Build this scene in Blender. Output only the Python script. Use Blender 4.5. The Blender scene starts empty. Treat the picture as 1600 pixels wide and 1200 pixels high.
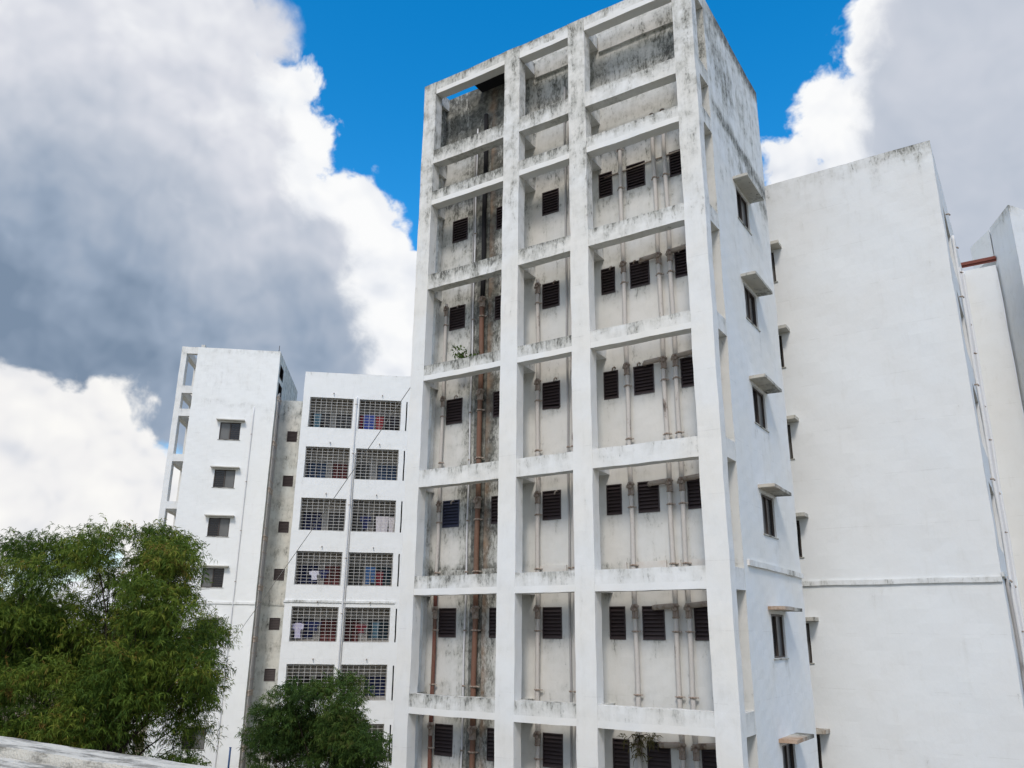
import bpy, math, random
import numpy as np
from mathutils import Matrix, Vector

# ------------------------------------------------------------------ camera, sky, sun, exposure
S = bpy.context.scene
COL = S.collection
ZG = 19.1                                   # ground to datum (soffit of the third beam up the tower)
cam_d = bpy.data.cameras.new('camera'); cam = bpy.data.objects.new('camera', cam_d); COL.objects.link(cam)
cam_d.sensor_width = 36; cam_d.lens = 28.34; cam_d.clip_end = 8000; cam_d.clip_start = .05
yaw, pitch, roll = -0.575793, 0.301922, 0.010616
def cam_axes():
    cy, sy, cp, sp, cr, sr = math.cos(yaw), math.sin(yaw), math.cos(pitch), math.sin(pitch), math.cos(roll), math.sin(roll)
    f = Vector((sy*cp, cy*cp, sp)); r = Vector((cy, -sy, 0)); u = r.cross(f)
    return cr*r+sr*u, -sr*r+cr*u, f
R_, U_, F_ = cam_axes()
cam.matrix_world = Matrix(((R_.x, U_.x, -F_.x, 15.9465), (R_.y, U_.y, -F_.y, -18.6638),
                           (R_.z, U_.z, -F_.z, ZG-10.6695), (0, 0, 0, 1)))
S.camera = cam
S.view_settings.view_transform = 'Standard'; S.view_settings.look = 'None'
S.view_settings.exposure = 0.0; S.view_settings.gamma = 1.0; S.view_settings.use_curve_mapping = False

SUN_EL, SUN_AZ = math.radians(48), math.radians(157)     # azimuth clockwise from +y
sun_d = bpy.data.lights.new('sun', 'SUN'); sun = bpy.data.objects.new('sun', sun_d); COL.objects.link(sun)
sun_d.energy = 2.05; sun_d.angle = math.radians(13); sun_d.color = (1, .935, .85)
sdir = Vector((math.sin(SUN_AZ)*math.cos(SUN_EL), math.cos(SUN_AZ)*math.cos(SUN_EL), math.sin(SUN_EL)))
sun.rotation_euler = sdir.to_track_quat('Z', 'Y').to_euler(); sun.location = sdir*60

class NT:
    """small expression builder over a node tree"""
    def __init__(s, nt): s.nt = nt; s.n = nt.nodes; s.l = nt.links
    def put(s, sock, v):
        if hasattr(v, 'is_output'): s.l.new(v, sock)
        elif v is not None:
            try: sock.default_value = v
            except Exception: sock.default_value = (*v, 1) if len(v) == 3 else v
    def math(s, op, a, b=None, c=None, clamp=False):
        m = s.n.new('ShaderNodeMath'); m.operation = op; m.use_clamp = clamp
        for i, v in enumerate((a, b, c)):
            if v is not None: s.put(m.inputs[i], v)
        return m.outputs[0]
    def vmath(s, op, a, b=None, out=0):
        m = s.n.new('ShaderNodeVectorMath'); m.operation = op
        s.put(m.inputs[0], a)
        if b is not None: s.put(m.inputs[3 if op == 'SCALE' else 1], b)
        return m.outputs[out]
    def add(s, a, b): return s.math('ADD', a, b)
    def sub(s, a, b): return s.math('SUBTRACT', a, b)
    def mul(s, a, b): return s.math('MULTIPLY', a, b)
    def mx(s, a, b): return s.math('MAXIMUM', a, b)
    def step(s, v, a, b, lo=0., hi=1.):
        m = s.n.new('ShaderNodeMapRange'); m.interpolation_type = 'SMOOTHSTEP'
        s.put(m.inputs[0], v)
        for i, x in enumerate((a, b, lo, hi)): s.put(m.inputs[i+1], x)
        return m.outputs[0]
    def noise(s, vec, scale, detail=4., rough=.55, col=False, dist=0.):
        m = s.n.new('ShaderNodeTexNoise')
        if vec is not None: s.put(m.inputs['Vector'], vec)
        m.inputs['Scale'].default_value = scale; m.inputs['Detail'].default_value = detail
        m.inputs['Roughness'].default_value = rough; m.inputs['Distortion'].default_value = dist
        return m.outputs['Color' if col else 'Fac']
    def billow(s, vec, scale, detail, rough=.5, smooth=.35):
        m = s.n.new('ShaderNodeTexVoronoi'); m.feature = 'F1'; m.normalize = True
        s.put(m.inputs['Vector'], vec); m.inputs['Scale'].default_value = scale
        m.inputs['Detail'].default_value = detail; m.inputs['Roughness'].default_value = rough
        m.inputs['Lacunarity'].default_value = 2.15
        return m.outputs['Distance']
    def mix(s, f, a, b, mode='MIX'):
        m = s.n.new('ShaderNodeMix'); m.data_type = 'RGBA'; m.blend_type = mode
        s.put(m.inputs[0], f); s.put(m.inputs[6], a); s.put(m.inputs[7], b)
        return m.outputs[2]
    def scalev(s, v, sc):
        m = s.n.new('ShaderNodeMapping'); m.vector_type = 'POINT'
        s.put(m.inputs[0], v); m.inputs['Scale'].default_value = sc
        return m.outputs[0]
    def ramp(s, f, stops):
        m = s.n.new('ShaderNodeValToRGB'); s.put(m.inputs[0], f); e = m.color_ramp.elements
        while len(e) < len(stops): e.new(.5)
        for x, (p, c) in zip(e, stops): x.position = p; x.color = (*c, 1)
        return m.outputs[0]

W = bpy.data.worlds.new('World'); S.world = W; W.use_nodes = True
def build_sky():
    nt = W.node_tree; nt.nodes.clear(); b = NT(nt)
    # cloud masses as directions on the sky: x, y, z, angular radius
    BACK = [(-0.672,0.473,0.570,0.060), (-0.669,0.526,0.525,0.075), (-0.624,0.549,0.556,0.032), (-0.621,0.513,0.592,0.028), (-0.652,0.609,0.451,0.083), (-0.641,0.651,0.407,0.062), (-0.643,0.681,0.350,0.075), (-0.690,0.664,0.288,0.087), (-0.628,0.708,0.323,0.056), (-0.012,0.800,0.600,0.060), (-0.056,0.822,0.567,0.048), (-0.089,0.833,0.546,0.040), (-0.126,0.825,0.551,0.029), (-0.141,0.811,0.567,0.017), (-0.174,0.845,0.506,0.046), (-0.133,0.842,0.523,0.041), (-0.103,0.871,0.480,0.071)]
    BODY = [(-0.827,0.217,0.519,0.262), (-0.754,0.319,0.574,0.198), (-0.683,0.396,0.614,0.103), (-0.644,0.438,0.627,0.056), (-0.634,0.461,0.621,0.036), (-0.752,0.441,0.490,0.151), (-0.841,0.373,0.391,0.230), (-0.728,0.544,0.418,0.103), (-0.735,0.500,0.458,0.079), (-0.669,0.607,0.429,0.057), (-0.714,0.595,0.369,0.103), (-0.776,0.553,0.303,0.119), (-0.695,0.645,0.316,0.060), (-0.856,0.426,0.294,0.095), (-0.743,0.614,0.267,0.075), (-0.921,0.313,0.231,0.071), (0.004,0.874,0.485,0.119), (-0.006,0.828,0.561,0.071), (0.088,0.846,0.526,0.183), (0.030,0.929,0.369,0.198), (-0.056,0.887,0.457,0.056)]
    BANK = [(-0.883,0.435,0.176,0.079), (-0.859,0.463,0.217,0.049), (-0.871,0.436,0.227,0.032), (-0.909,0.387,0.156,0.119), (-0.853,0.502,0.142,0.071), (-0.825,0.552,0.121,0.063), (-0.895,0.405,0.188,0.056), (-0.932,0.337,0.134,0.127), (-0.796,0.599,0.089,0.071)]
    DARKS = [(-0.843,0.456,0.286,0.135), (-0.781,0.561,0.275,0.127), (-0.879,0.354,0.319,0.135), (-0.711,0.629,0.314,0.087), (-0.810,0.460,0.365,0.095), (-0.745,0.618,0.253,0.087), (-0.670,0.689,0.275,0.048), (-0.832,0.363,0.421,0.048)]
    GREYS = [(0.024,0.883,0.468,0.206), (0.092,0.833,0.546,0.206), (0.030,0.929,0.369,0.198)]
    GAPS = [(-0.442,0.619,0.649,0.23), (-0.324,0.691,0.647,0.159), (-0.197,0.750,0.632,0.119), (-0.559,0.632,0.537,0.056), (-0.193,0.811,0.552,0.048), (-0.825,0.536,0.177,0.024), (-0.873,0.414,0.259,0.024)]
    d = b.n.new('ShaderNodeTexCoord').outputs['Generated']
    wob = b.vmath('SCALE', b.vmath('SUBTRACT', b.noise(d, 5.5, 3, .55, True), (.5, .5, .5)), .07)
    dw = b.vmath('ADD', d, wob)
    def blobs(L, vec, smooth=.12):
        f = None
        for x, y, z, r in L:
            t = b.mul(b.sub(r, b.vmath('DISTANCE', vec, (x, y, z), 1)), 6.)
            f = t if f is None else b.math('SMOOTH_MAX', f, t, smooth)
        return f
    hz = b.n.new('ShaderNodeSeparateXYZ'); b.put(hz.inputs[0], d)
    v1 = b.billow(dw, 12., 2.4, .55)
    fine = b.noise(dw, 30., 4, .6)
    eps = Vector((R_*.5+U_*.8)); eps.normalize()
    l1 = b.noise(dw, 12., 3, .5)
    l2 = b.noise(b.vmath('ADD', dw, tuple(eps*.018)), 12., 3, .5)
    lit = b.sub(l1, l2)
    n2 = b.noise(dw, 3.4, 3, .45)
    gen = b.mul(b.sub(b.noise(b.scalev(dw, (1, 1, 1.7)), 2.6, 3, .5), .49), 5.)
    gen = b.sub(gen, b.mul(b.mx(b.add(blobs(GAPS, dw), .3), 0.), 4.))
    rag = b.add(b.mul(b.sub(.40, v1), .62), b.mul(b.sub(fine, .5), .30))
    f1 = b.add(b.mx(blobs(BACK, dw), gen), rag)
    f2 = b.add(blobs(BODY, dw), b.mul(rag, .8))
    f3 = b.add(blobs(BANK, dw), rag)
    white = [(0., (.97, .975, .98)), (.3, (.86, .88, .92)), (.6, (.66, .70, .78)), (1., (.45, .50, .60))]
    s1 = b.add(b.add(b.mul(v1, .75), -.12), b.add(b.mul(lit, -1.6), b.mul(b.sub(n2, .5), .5)))
    c1 = b.ramp(s1, white)
    dark = b.step(blobs(DARKS, dw, .3), -.95, 1.0)
    grey = b.mul(b.step(blobs(GREYS, dw, .3), -.15, .35), .33)
    calm = b.step(grey, .05, .30, 1., .4)
    s2 = b.add(b.mx(b.mul(dark, .72), grey), b.mul(calm, b.add(b.mul(b.sub(n2, .5), .55), b.add(b.mul(lit, -.75), b.add(b.mul(v1, .24), .18)))))
    c2 = b.ramp(s2, [(0., (.95, .955, .97)), (.25, (.70, .72, .785)), (.5, (.50, .55, .64)), (.8, (.31, .385, .50)), (1., (.20, .27, .375))])
    c3 = b.ramp(b.add(s1, .10), [(0., (.96, .95, .93)), (.3, (.88, .875, .88)), (.6, (.72, .74, .79)), (1., (.52, .57, .66))])
    sky = b.n.new('ShaderNodeTexSky'); sky.sky_type = 'NISHITA'; sky.sun_disc = False
    sky.sun_elevation = SUN_EL; sky.sun_rotation = SUN_AZ
    hs = b.n.new('ShaderNodeHueSaturation'); hs.inputs['Saturation'].default_value = 1.52; hs.inputs['Value'].default_value = 2.42; hs.inputs['Hue'].default_value = .495
    b.put(hs.inputs['Color'], sky.outputs[0])
    haze = b.step(hz.outputs[2], -.02, .22, .75, 0.)
    skyc = b.mix(haze, hs.outputs[0], (6.2, 7.0, 8.2, 1))
    outc = skyc
    for f, c, w in ((f1, c1, .09), (f2, c2, .2), (f3, c3, .12)):
        outc = b.mix(b.step(f, 0., w), outc, b.vmath('SCALE', c, 10.))
    bg = b.n.new('ShaderNodeBackground'); bg.inputs['Strength'].default_value = .1
    b.put(bg.inputs['Color'], outc)
    o = b.n.new('ShaderNodeOutputWorld'); nt.links.new(bg.outputs[0], o.inputs[0])
    W.cycles.sampling_method = 'MANUAL'; W.cycles.sample_map_resolution = 512
build_sky()
S.cycles.max_bounces = 6; S.cycles.diffuse_bounces = 4; S.cycles.transparent_max_bounces = 4

# ------------------------------------------------------------------ materials
def new_mat(name):
    m = bpy.data.materials.new(name); m.use_nodes = True
    nt = m.node_tree; p = nt.nodes['Principled BSDF']
    return m, NT(nt), p
def setp(b, p, col=None, rough=None, spec=None, metal=None):
    if col is not None: b.put(p.inputs['Base Color'], col)
    if rough is not None: b.put(p.inputs['Roughness'], rough)
    if spec is not None: p.inputs['Specular IOR Level'].default_value = spec
    if metal is not None: p.inputs['Metallic'].default_value = metal
def plain(name, col, rough=.6, spec=.3, metal=0., var=.12, scale=9.):
    m, b, p = new_mat(name)
    oc = b.n.new('ShaderNodeTexCoord').outputs['Object']
    n = b.noise(oc, scale, 4, .6)
    c = b.mix(n, tuple(x*(1-var) for x in col)+(1,), tuple(min(1, x*(1+var)) for x in col)+(1,))
    setp(b, p, c, rough, spec, metal)
    return m
def plaster(name, clean, tint, mould=(.055, .056, .048), patch=1.):
    """painted cement plaster: soft colour drift, rain streaks, and mould where the 'grime' attribute asks for it"""
    m, b, p = new_mat(name)
    oc = b.n.new('ShaderNodeTexCoord').outputs['Object']
    at = b.n.new('ShaderNodeAttribute'); at.attribute_name = 'grime'; g = at.outputs['Fac']
    at2 = b.n.new('ShaderNodeAttribute'); at2.attribute_name = 'rust'; ru = at2.outputs['Fac']
    big = b.noise(oc, .45, 3, .5)
    mid = b.noise(oc, 2.3, 5, .6)
    streak = b.noise(b.vmath('ADD', b.scalev(oc, (5, 5, .35)), b.vmath('SCALE', b.noise(oc, 1.2, 2, .5, True), 1.6)), 1., 5, .68)
    speck = b.noise(b.scalev(oc, (1, 1, .42)), 15., 6, .76)
    col = b.mix(b.step(big, .36, .64), (*clean, 1), (*tint, 1))
    col = b.mix(b.mul(b.mul(b.step(streak, .48, .75), b.step(mid, .38, .6)), b.add(.10, b.mul(g, .55))), col, (.50, .48, .43, 1))
    ctr = lambda v, k: b.mul(b.sub(v, .5), k)
    wash = b.step(b.add(b.mul(b.add(ctr(mid, 1.5), ctr(streak, .8)), b.math('MINIMUM', b.add(.12, b.mul(g, 2.)), 1.)), b.mul(g, .95)), .03, .78)
    col = b.mix(b.mul(wash, .8), col, (.40, .40, .365, 1))
    t = b.add(b.add(ctr(speck, 1.55), ctr(mid, .75)), b.add(ctr(streak, 1.15), b.sub(b.mul(g, .62), b.step(g, .02, .22, .13, 0.))))
    m1 = b.step(t, .27, .76)
    mc = b.mix(b.step(b.noise(oc, 5.5, 4, .65), .38, .62), tuple(x*.42 for x in mould)+(1,), tuple(x*2.3 for x in mould)+(1,))
    col = b.mix(b.mul(m1, b.math('MULTIPLY', .88, patch)), col, mc)
    zz = b.n.new('ShaderNodeSeparateXYZ'); b.put(zz.inputs[0], oc)
    zl = b.math('ABSOLUTE', b.sub(b.math('FRACT', b.add(b.mul(zz.outputs[2], .64), b.mul(big, .02))), .5))
    ln = b.mul(b.step(zl, .004, .009, 1., 0.), b.step(mid, .46, .6))
    col = b.mix(b.mul(ln, .15), col, (.30, .29, .27, 1))
    rm = b.step(b.add(b.mul(mid, .5), ru), .55, 1.1)
    col = b.mix(b.mul(rm, .75), col, (.40, .24, .14, 1))
    setp(b, p, col, b.step(mid, .3, .7, .72, .9), .25)
    bm = b.n.new('ShaderNodeBump'); bm.inputs['Strength'].default_value = .35; bm.inputs['Distance'].default_value = .02
    b.put(bm.inputs['Height'], b.add(b.mul(speck, .5), b.mul(b.noise(oc, 1.6, 3, .5), 1.4)))
    b.l.new(bm.outputs[0], p.inputs['Normal'])
    return m
M = {}
M['frame_plaster'] = plaster('frame_plaster', (.735, .745, .74), (.735, .725, .69))
M['wall_plaster'] = plaster('wall_plaster', (.72, .745, .76), (.73, .735, .715))
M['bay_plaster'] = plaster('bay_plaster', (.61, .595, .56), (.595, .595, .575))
M['block_plaster'] = plaster('block_plaster', (.705, .725, .73), (.69, .70, .695))
M['bright_plaster'] = plaster('bright_plaster', (.79, .80, .79), (.78, .79, .775))
M['link_plaster'] = plaster('link_plaster', (.66, .64, .58), (.62, .64, .61))
M['concrete'] = plaster('concrete', (.52, .50, .44), (.46, .45, .41))
M['dark_core'] = plain('dark_core', (.02, .02, .022), .9, .1)
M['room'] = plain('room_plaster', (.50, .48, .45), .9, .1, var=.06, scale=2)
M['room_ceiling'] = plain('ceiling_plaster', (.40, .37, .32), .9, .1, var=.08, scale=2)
M['louvre'] = plain('louvre_metal', (.045, .032, .032), .5, .4, var=.35, scale=5)
M['louvre_blue'] = plain('louvre_blue_metal', (.04, .045, .075), .5, .4, var=.35, scale=5)
M['frame'] = plain('window_frame', (.055, .042, .036), .5, .4, var=.25)
M['grille'] = plain('grille_metal', (.58, .57, .54), .6, .3, var=.2)
def glass(name, col, rough):
    m, b, p = new_mat(name); oc = b.n.new('ShaderNodeTexCoord').outputs['Object']
    n = b.noise(oc, 3., 3, .5)
    setp(b, p, b.mix(n, tuple(x*.7 for x in col)+(1,), tuple(x*1.2 for x in col)+(1,)), rough, .5)
    return m
M['pane_dark'] = glass('dark_glass', (.014, .014, .016), .25)
M['pane_grey'] = glass('frosted_glass', (.135, .135, .13), .3)
def pipe_mat(name, clean, rustiness):
    m, b, p = new_mat(name); oc = b.n.new('ShaderNodeTexCoord').outputs['Object']
    n = b.noise(b.scalev(oc, (3, 3, .8)), 1.1, 5, .65); n2 = b.noise(oc, 14, 4, .6)
    f = b.step(b.add(b.mul(n, .75), b.mul(n2, .25)), .62-rustiness*.35, .74-rustiness*.25)
    rc = b.mix(n2, (.07, .042, .03, 1), (.22, .14, .095, 1))
    c = b.mix(b.mul(f, .85), b.mix(n2, tuple(x*.8 for x in clean)+(1,), (*clean, 1)), rc)
    c = b.mix(b.step(n, .60, .8), c, (.05, .04, .035, 1))
    setp(b, p, c, .7, .3)
    return m
M['pipe_cream'] = pipe_mat('cream_pipe', (.55, .52, .485), .18)
M['pipe_white'] = pipe_mat('white_pipe', (.64, .64, .65), .0)
M['pipe_clean'] = pipe_mat('painted_pipe', (.74, .745, .75), -.4)
M['pipe_grey'] = pipe_mat('grey_pipe', (.36, .35, .34), -.25)
M['pipe_rust'] = pipe_mat('rusty_pipe', (.185, .095, .065), .6)
M['pipe_red'] = pipe_mat('red_pipe', (.16, .06, .045), .45)
M['joint'] = pipe_mat('joint_iron', (.40, .34, .29), .38)
M['beam_red'] = plain('red_oxide_steel', (.17, .05, .035), .7, .3, var=.3)

# ------------------------------------------------------------------ mesh helpers
def jitter(v):
    x, y, z = v[:, 0], v[:, 1], v[:, 2]
    a = .0055
    o = np.empty_like(v)
    o[:, 0] = a*(np.sin(2.1*z+1.3*y+.7)+.6*np.sin(5.3*z-2.2*x+3.9*y)+.35*np.sin(13.1*z+7*y))
    o[:, 1] = a*(np.sin(1.9*z+1.7*x+2.7)+.6*np.sin(4.9*z+3.2*x)+.35*np.sin(12.3*z+9*x))
    o[:, 2] = a*(np.sin(2.3*x+1.1*y+.3)+.6*np.sin(5.7*x-4.1*y)+.35*np.sin(11.9*x+9*y))
    return v+o
class MB:
    def __init__(s): s.v = []; s.f = []; s.smooth = []
    def face(s, pts, smooth=False):
        n = len(s.v); s.v += [tuple(p) for p in pts]; s.f.append(tuple(range(n, n+len(pts)))); s.smooth.append(smooth)
    def grid(s, o, eu, ev, us, vs, skip=None):
        """rectangular patch: o + u*eu + v*ev, us/vs are lists of stops"""
        o, eu, ev = Vector(o), Vector(eu), Vector(ev); n = len(s.v); nu, nv = len(us), len(vs)
        for u in us:
            for w in vs: s.v.append(tuple(o+eu*u+ev*w))
        for i in range(nu-1):
            for j in range(nv-1):
                if skip and skip((us[i]+us[i+1])/2, (vs[j]+vs[j+1])/2): continue
                s.f.append((n+i*nv+j, n+(i+1)*nv+j, n+(i+1)*nv+j+1, n+i*nv+j+1)); s.smooth.append(False)
    def box(s, x0, x1, y0, y1, z0, z1, step=None):
        def st(a, b):
            if not step: return [a, b]
            k = max(1, int(math.ceil((b-a)/step))); return [a+(b-a)*i/k for i in range(k+1)]
        X, Y, Z = st(x0, x1), st(y0, y1), st(z0, z1)
        ex, ey, ez = (1, 0, 0), (0, 1, 0), (0, 0, 1)
        s.grid((0, y0, 0), ex, ez, X, Z)
        s.grid((0, y1, 0), ez, ex, Z, X)
        s.grid((x0, 0, 0), ez, ey, Z, Y)
        s.grid((x1, 0, 0), ey, ez, Y, Z)
        s.grid((0, 0, z0), ey, ex, Y, X)
        s.grid((0, 0, z1), ex, ey, X, Y)
    def tube(s, path, r, seg=8, caps=True, smooth=True):
        P = [Vector(p) for p in path]; n = len(s.v); rr = r if hasattr(r, '__len__') else [r]*len(P)
        up = None
        for i, p in enumerate(P):
            t = (P[min(i+1, len(P)-1)]-P[max(i-1, 0)]).normalized()
            if up is None or abs(up.dot(t)) > .95: up = Vector((1, 0, 0)) if abs(t.x) < .8 else Vector((0, 1, 0))
            a = t.cross(up).normalized(); c = t.cross(a); up = a.cross(t) if False else up
            for k in range(seg):
                an = 2*math.pi*k/seg
                s.v.append(tuple(p+(a*math.cos(an)+c*math.sin(an))*rr[i]))
        for i in range(len(P)-1):
            for k in range(seg):
                k2 = (k+1) % seg
                s.f.append((n+i*seg+k, n+i*seg+k2, n+(i+1)*seg+k2, n+(i+1)*seg+k)); s.smooth.append(smooth)
        if caps:
            s.f.append(tuple(n+k for k in reversed(range(seg)))); s.smooth.append(False)
            m = n+(len(P)-1)*seg
            s.f.append(tuple(m+k for k in range(seg))); s.smooth.append(False)
    def mesh(s, name, mat, grime=None, rust=None, wobble=False, dz=0.):
        me = bpy.data.meshes.new(name)
        v = np.array(s.v, float)
        g = grime(v[:, 0], v[:, 1], v[:, 2]) if callable(grime) else np.full(len(v), grime or 0.)
        r = rust(v[:, 0], v[:, 1], v[:, 2]) if callable(rust) else np.full(len(v), rust or 0.)
        if wobble: v = jitter(v)
        v[:, 2] += dz
        me.from_pydata(v.tolist(), [], s.f)
        me.polygons.foreach_set('use_smooth', s.smooth)
        for nm, a in (('grime', g), ('rust', r)):
            if grime is None and rust is None: break
            at = me.attributes.new(nm, 'FLOAT', 'POINT'); at.data.foreach_set('value', np.clip(a, 0, 1.5).astype(np.float32))
        me.materials.append(M[mat] if isinstance(mat, str) else mat)
        me.update(); return me
    def build(s, name, mat, parent=None, grime=None, rust=None, wobble=False, dz=None):
        if dz is None: dz = ZG if parent is not None else 0
        return link(name, s.mesh(name, mat, grime, rust, wobble, dz), parent)
def link(name, me, parent=None, loc=None, rot=None):
    o = bpy.data.objects.new(name, me); COL.objects.link(o)
    if parent is not None: o.parent = parent
    if loc is not None: o.location = loc
    if rot is not None: o.rotation_euler = rot
    return o
def thing(name, label, cat, loc=(0, 0, 0), rz=0., group=None):
    o = bpy.data.objects.new(name, None); COL.objects.link(o); o.location = loc; o.rotation_euler = (0, 0, rz)
    o['label'] = label; o['category'] = cat
    if group: o['group'] = group
    return o
def tag(o, label, cat, group=None):
    o['label'] = label; o['category'] = cat
    if group: o['group'] = group
    return o
def sm(x, a, b):
    t = np.clip((x-a)/(b-a), 0, 1); return t*t*(3-2*t)
def stops(a, b, cuts, step):
    c = sorted({a, b, *[x for x in cuts if a < x < b]}); out = []
    for p, q in zip(c, c[1:]):
        k = max(1, int(math.ceil((q-p)/step))); out += [p+(q-p)*i/k for i in range(k)]
    return out+[b]
def skin(mb, o, eu, ev, u0, u1, v0, v1, holes, depth, step, top=None):
    """a wall face with openings: front sheet, reveals round each opening and round the outer edge"""
    us = stops(u0, u1, [x for h in holes for x in h[:2]], step); vs = stops(v0, v1, [x for h in holes for x in h[2:]], step)
    ins = lambda u, v: any(h[0] < u < h[1] and h[2] < v < h[3] for h in holes)
    mb.grid(o, eu, ev, us, vs, ins)
    n = Vector(eu).cross(Vector(ev)); O, EU, EV = Vector(o), Vector(eu), Vector(ev)
    if top: mb.grid(O+EV*v1, tuple(EU), tuple(-n), stops(u0+top, u1-top, [], step*2), [0, depth])
    for h in holes:
        hu = [u for u in us if h[0]-1e-6 <= u <= h[1]+1e-6]; hv = [v for v in vs if h[2]-1e-6 <= v <= h[3]+1e-6]
        for axis, val in (('v', h[2]), ('v', h[3]), ('u', h[0]), ('u', h[1])):
            base = O+(EV*val if axis == 'v' else EU*val)
            e, st = (EU, hu) if axis == 'v' else (EV, hv)
            mb.grid(base, tuple(e), tuple(-n), st, [0, depth])

# ------------------------------------------------------------------ ground
def build_ground():
    m, b, p = new_mat('dry_earth'); oc = b.n.new('ShaderNodeTexCoord').outputs['Object']
    n = b.noise(oc, .12, 5, .6); n2 = b.noise(oc, 2.5, 5, .65)
    c = b.mix(b.step(n, .42, .6), (.19, .145, .095, 1), (.075, .085, .035, 1))
    c = b.mix(b.mul(n2, .6), c, (.23, .19, .14, 1))
    setp(b, p, c, .95, .1)
    mb = MB(); L = [-3000, -600, -150, -60, 0, 60, 150, 600, 3000]
    mb.grid((0, 0, 0), (1, 0, 0), (0, 1, 0), L, L)
    g = mb.build('ground', m); g['kind'] = 'structure'
build_ground()

# ------------------------------------------------------------------ the tower with its open frame
BEAMS = [(7.98, 7.49), (5.211, 4.682), (3.595, 3.08), (.514, 0.), (-2.615, -3.111), (-5.95, -6.463), (-9.07, -9.6), (-12.265, -12.777), (-15.46, -15.97)]
BAYS = [(.52, 3.407), (3.993, 5.799), (6.374, 9.281)]
COLS = [(0., .52), (3.407, 3.993), (5.799, 6.374), (9.281, 9.866)]
FD, WY, TD, TX = .36, 1.06, 6.55, 9.866     # frame depth, wall plane, tower depth, tower width
BOT = -ZG
SLAT = {}
def slat_mesh(w, mat):
    k = (round(w, 2), mat)
    if k not in SLAT:
        mb = MB(); mb.box(-w/2, w/2, -.008, .008, -.068, .068); SLAT[k] = mb.mesh('slat', mat)
    return SLAT[k]
FRM = {}
def louvre(parent, x, y, ztop, w, h, rng, mat='louvre', eu=(1, 0, 0), single=True, nsl=8, broken=False):
    """a louvred vent: frame with dark back, slats leaning outwards"""
    k = (round(w, 2), round(h, 2), mat)
    if k not in FRM:
        mb = MB(); t = .028
        mb.box(-w/2, w/2, -.02, .06, -t, 0); mb.box(-w/2, w/2, -.02, .06, -h, -h+t)
        mb.box(-w/2, -w/2+t, -.02, .06, -h+t, -t); mb.box(w/2-t, w/2, -.02, .06, -h+t, -t)
        FRM[k] = mb.mesh('louvre_frame', mat)
        b2 = MB(); b2.box(-w/2+.01, w/2-.01, .09, .10, -h+.01, -.01); FRM[k, 'b'] = b2.mesh('backing', 'dark_core')
    rz = math.atan2(eu[1], eu[0])
    fr = link('louvre_window', FRM[k], parent, (x, y, ztop+ZG), (0, 0, rz))
    link('backing', FRM[k, 'b'], fr)
    ww = w-.06; dz = (h-.06)/nsl
    if single:
        for i in range(nsl):
            tilt = math.radians(-38+rng.uniform(-5, 5)); dy = 0; rr = 0; zz = -.03-dz*(i+.5)
            if broken and i >= nsl-2: rr = math.radians(7 if i == nsl-1 else 3); zz -= .03*(i-nsl+2)
            link('slat', slat_mesh(ww, mat), fr, (0, .025+dy, zz), (tilt, rr, 0))
    else:
        key = (round(w, 2), round(h, 2), mat, 'j')
        if key not in FRM:
            mb = MB()
            for i in range(nsl):
                z = -.03-dz*(i+.5); c = .05
                mb.grid((-ww/2, 0, 0), (1, 0, 0), (0, 1, 1), [0, ww], [0]) if False else None
                for s_ in (0, .012):
                    mb.face([(-ww/2, -.012+s_, z-c), (ww/2, -.012+s_, z-c), (ww/2, .055+s_, z+c), (-ww/2, .055+s_, z+c)])
            FRM[key] = mb.mesh('slats', mat)
        o = link('slats', FRM[key], fr)
    return fr
WIN = {}
def window(parent, p, eu, w, h, left_grey, flip=False, bars=False):
    """sliding window in a dark frame; p is the top left corner on the wall face, eu runs along the wall, the room lies to the left-hand normal"""
    k = (round(w, 2), round(h, 2))
    if k not in WIN:
        t = .05; mb = MB()
        mb.box(0, w, .05, .13, -t, 0); mb.box(0, w, .05, .13, -h, -h+t)
        mb.box(0, t, .05, .13, -h+t, -t); mb.box(w-t, w, .05, .13, -h+t, -t); mb.box(w/2-t*.6, w/2+t*.6, .045, .135, -h+t, -t)
        WIN[k] = mb.mesh('window_frame', 'frame')
        for nm, a, c in (('l', t, w/2-t*.6), ('r', w/2+t*.6, w-t)):
            q = MB(); q.box(a, c, .10, .108, -h+t, -t); WIN[k, nm, 0] = q.mesh('pane', 'pane_dark'); WIN[k, nm, 1] = q.mesh('pane', 'pane_grey')
        q = MB(); q.box(-.06, w+.06, -.03, .12, -h-.035, -h-.002); WIN[k, 's'] = q.mesh('sill', 'concrete', grime=.7)
        q = MB()
        for i in range(7):
            z = -t-(h-2*t)*(i+1)/8; q.box(t, w/2-t*.6, .06, .075, z-.008, z+.008)
        WIN[k, 'g'] = q.mesh('security_bars', 'frame')
    fr = link('window', WIN[k], parent, (p[0], p[1], p[2]+ZG), (0, 0, math.atan2(eu[1], eu[0])))
    link('pane', WIN[k, 'l', 1 if left_grey else 0], fr); link('pane', WIN[k, 'r', 0 if left_grey else 1], fr)
    link('sill', WIN[k, 's'], fr)
    if bars: link('security_bars', WIN[k, 'g'], fr, (0 if not left_grey else w/2-.0, 0, 0))
    return fr
JOINT = {}
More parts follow.
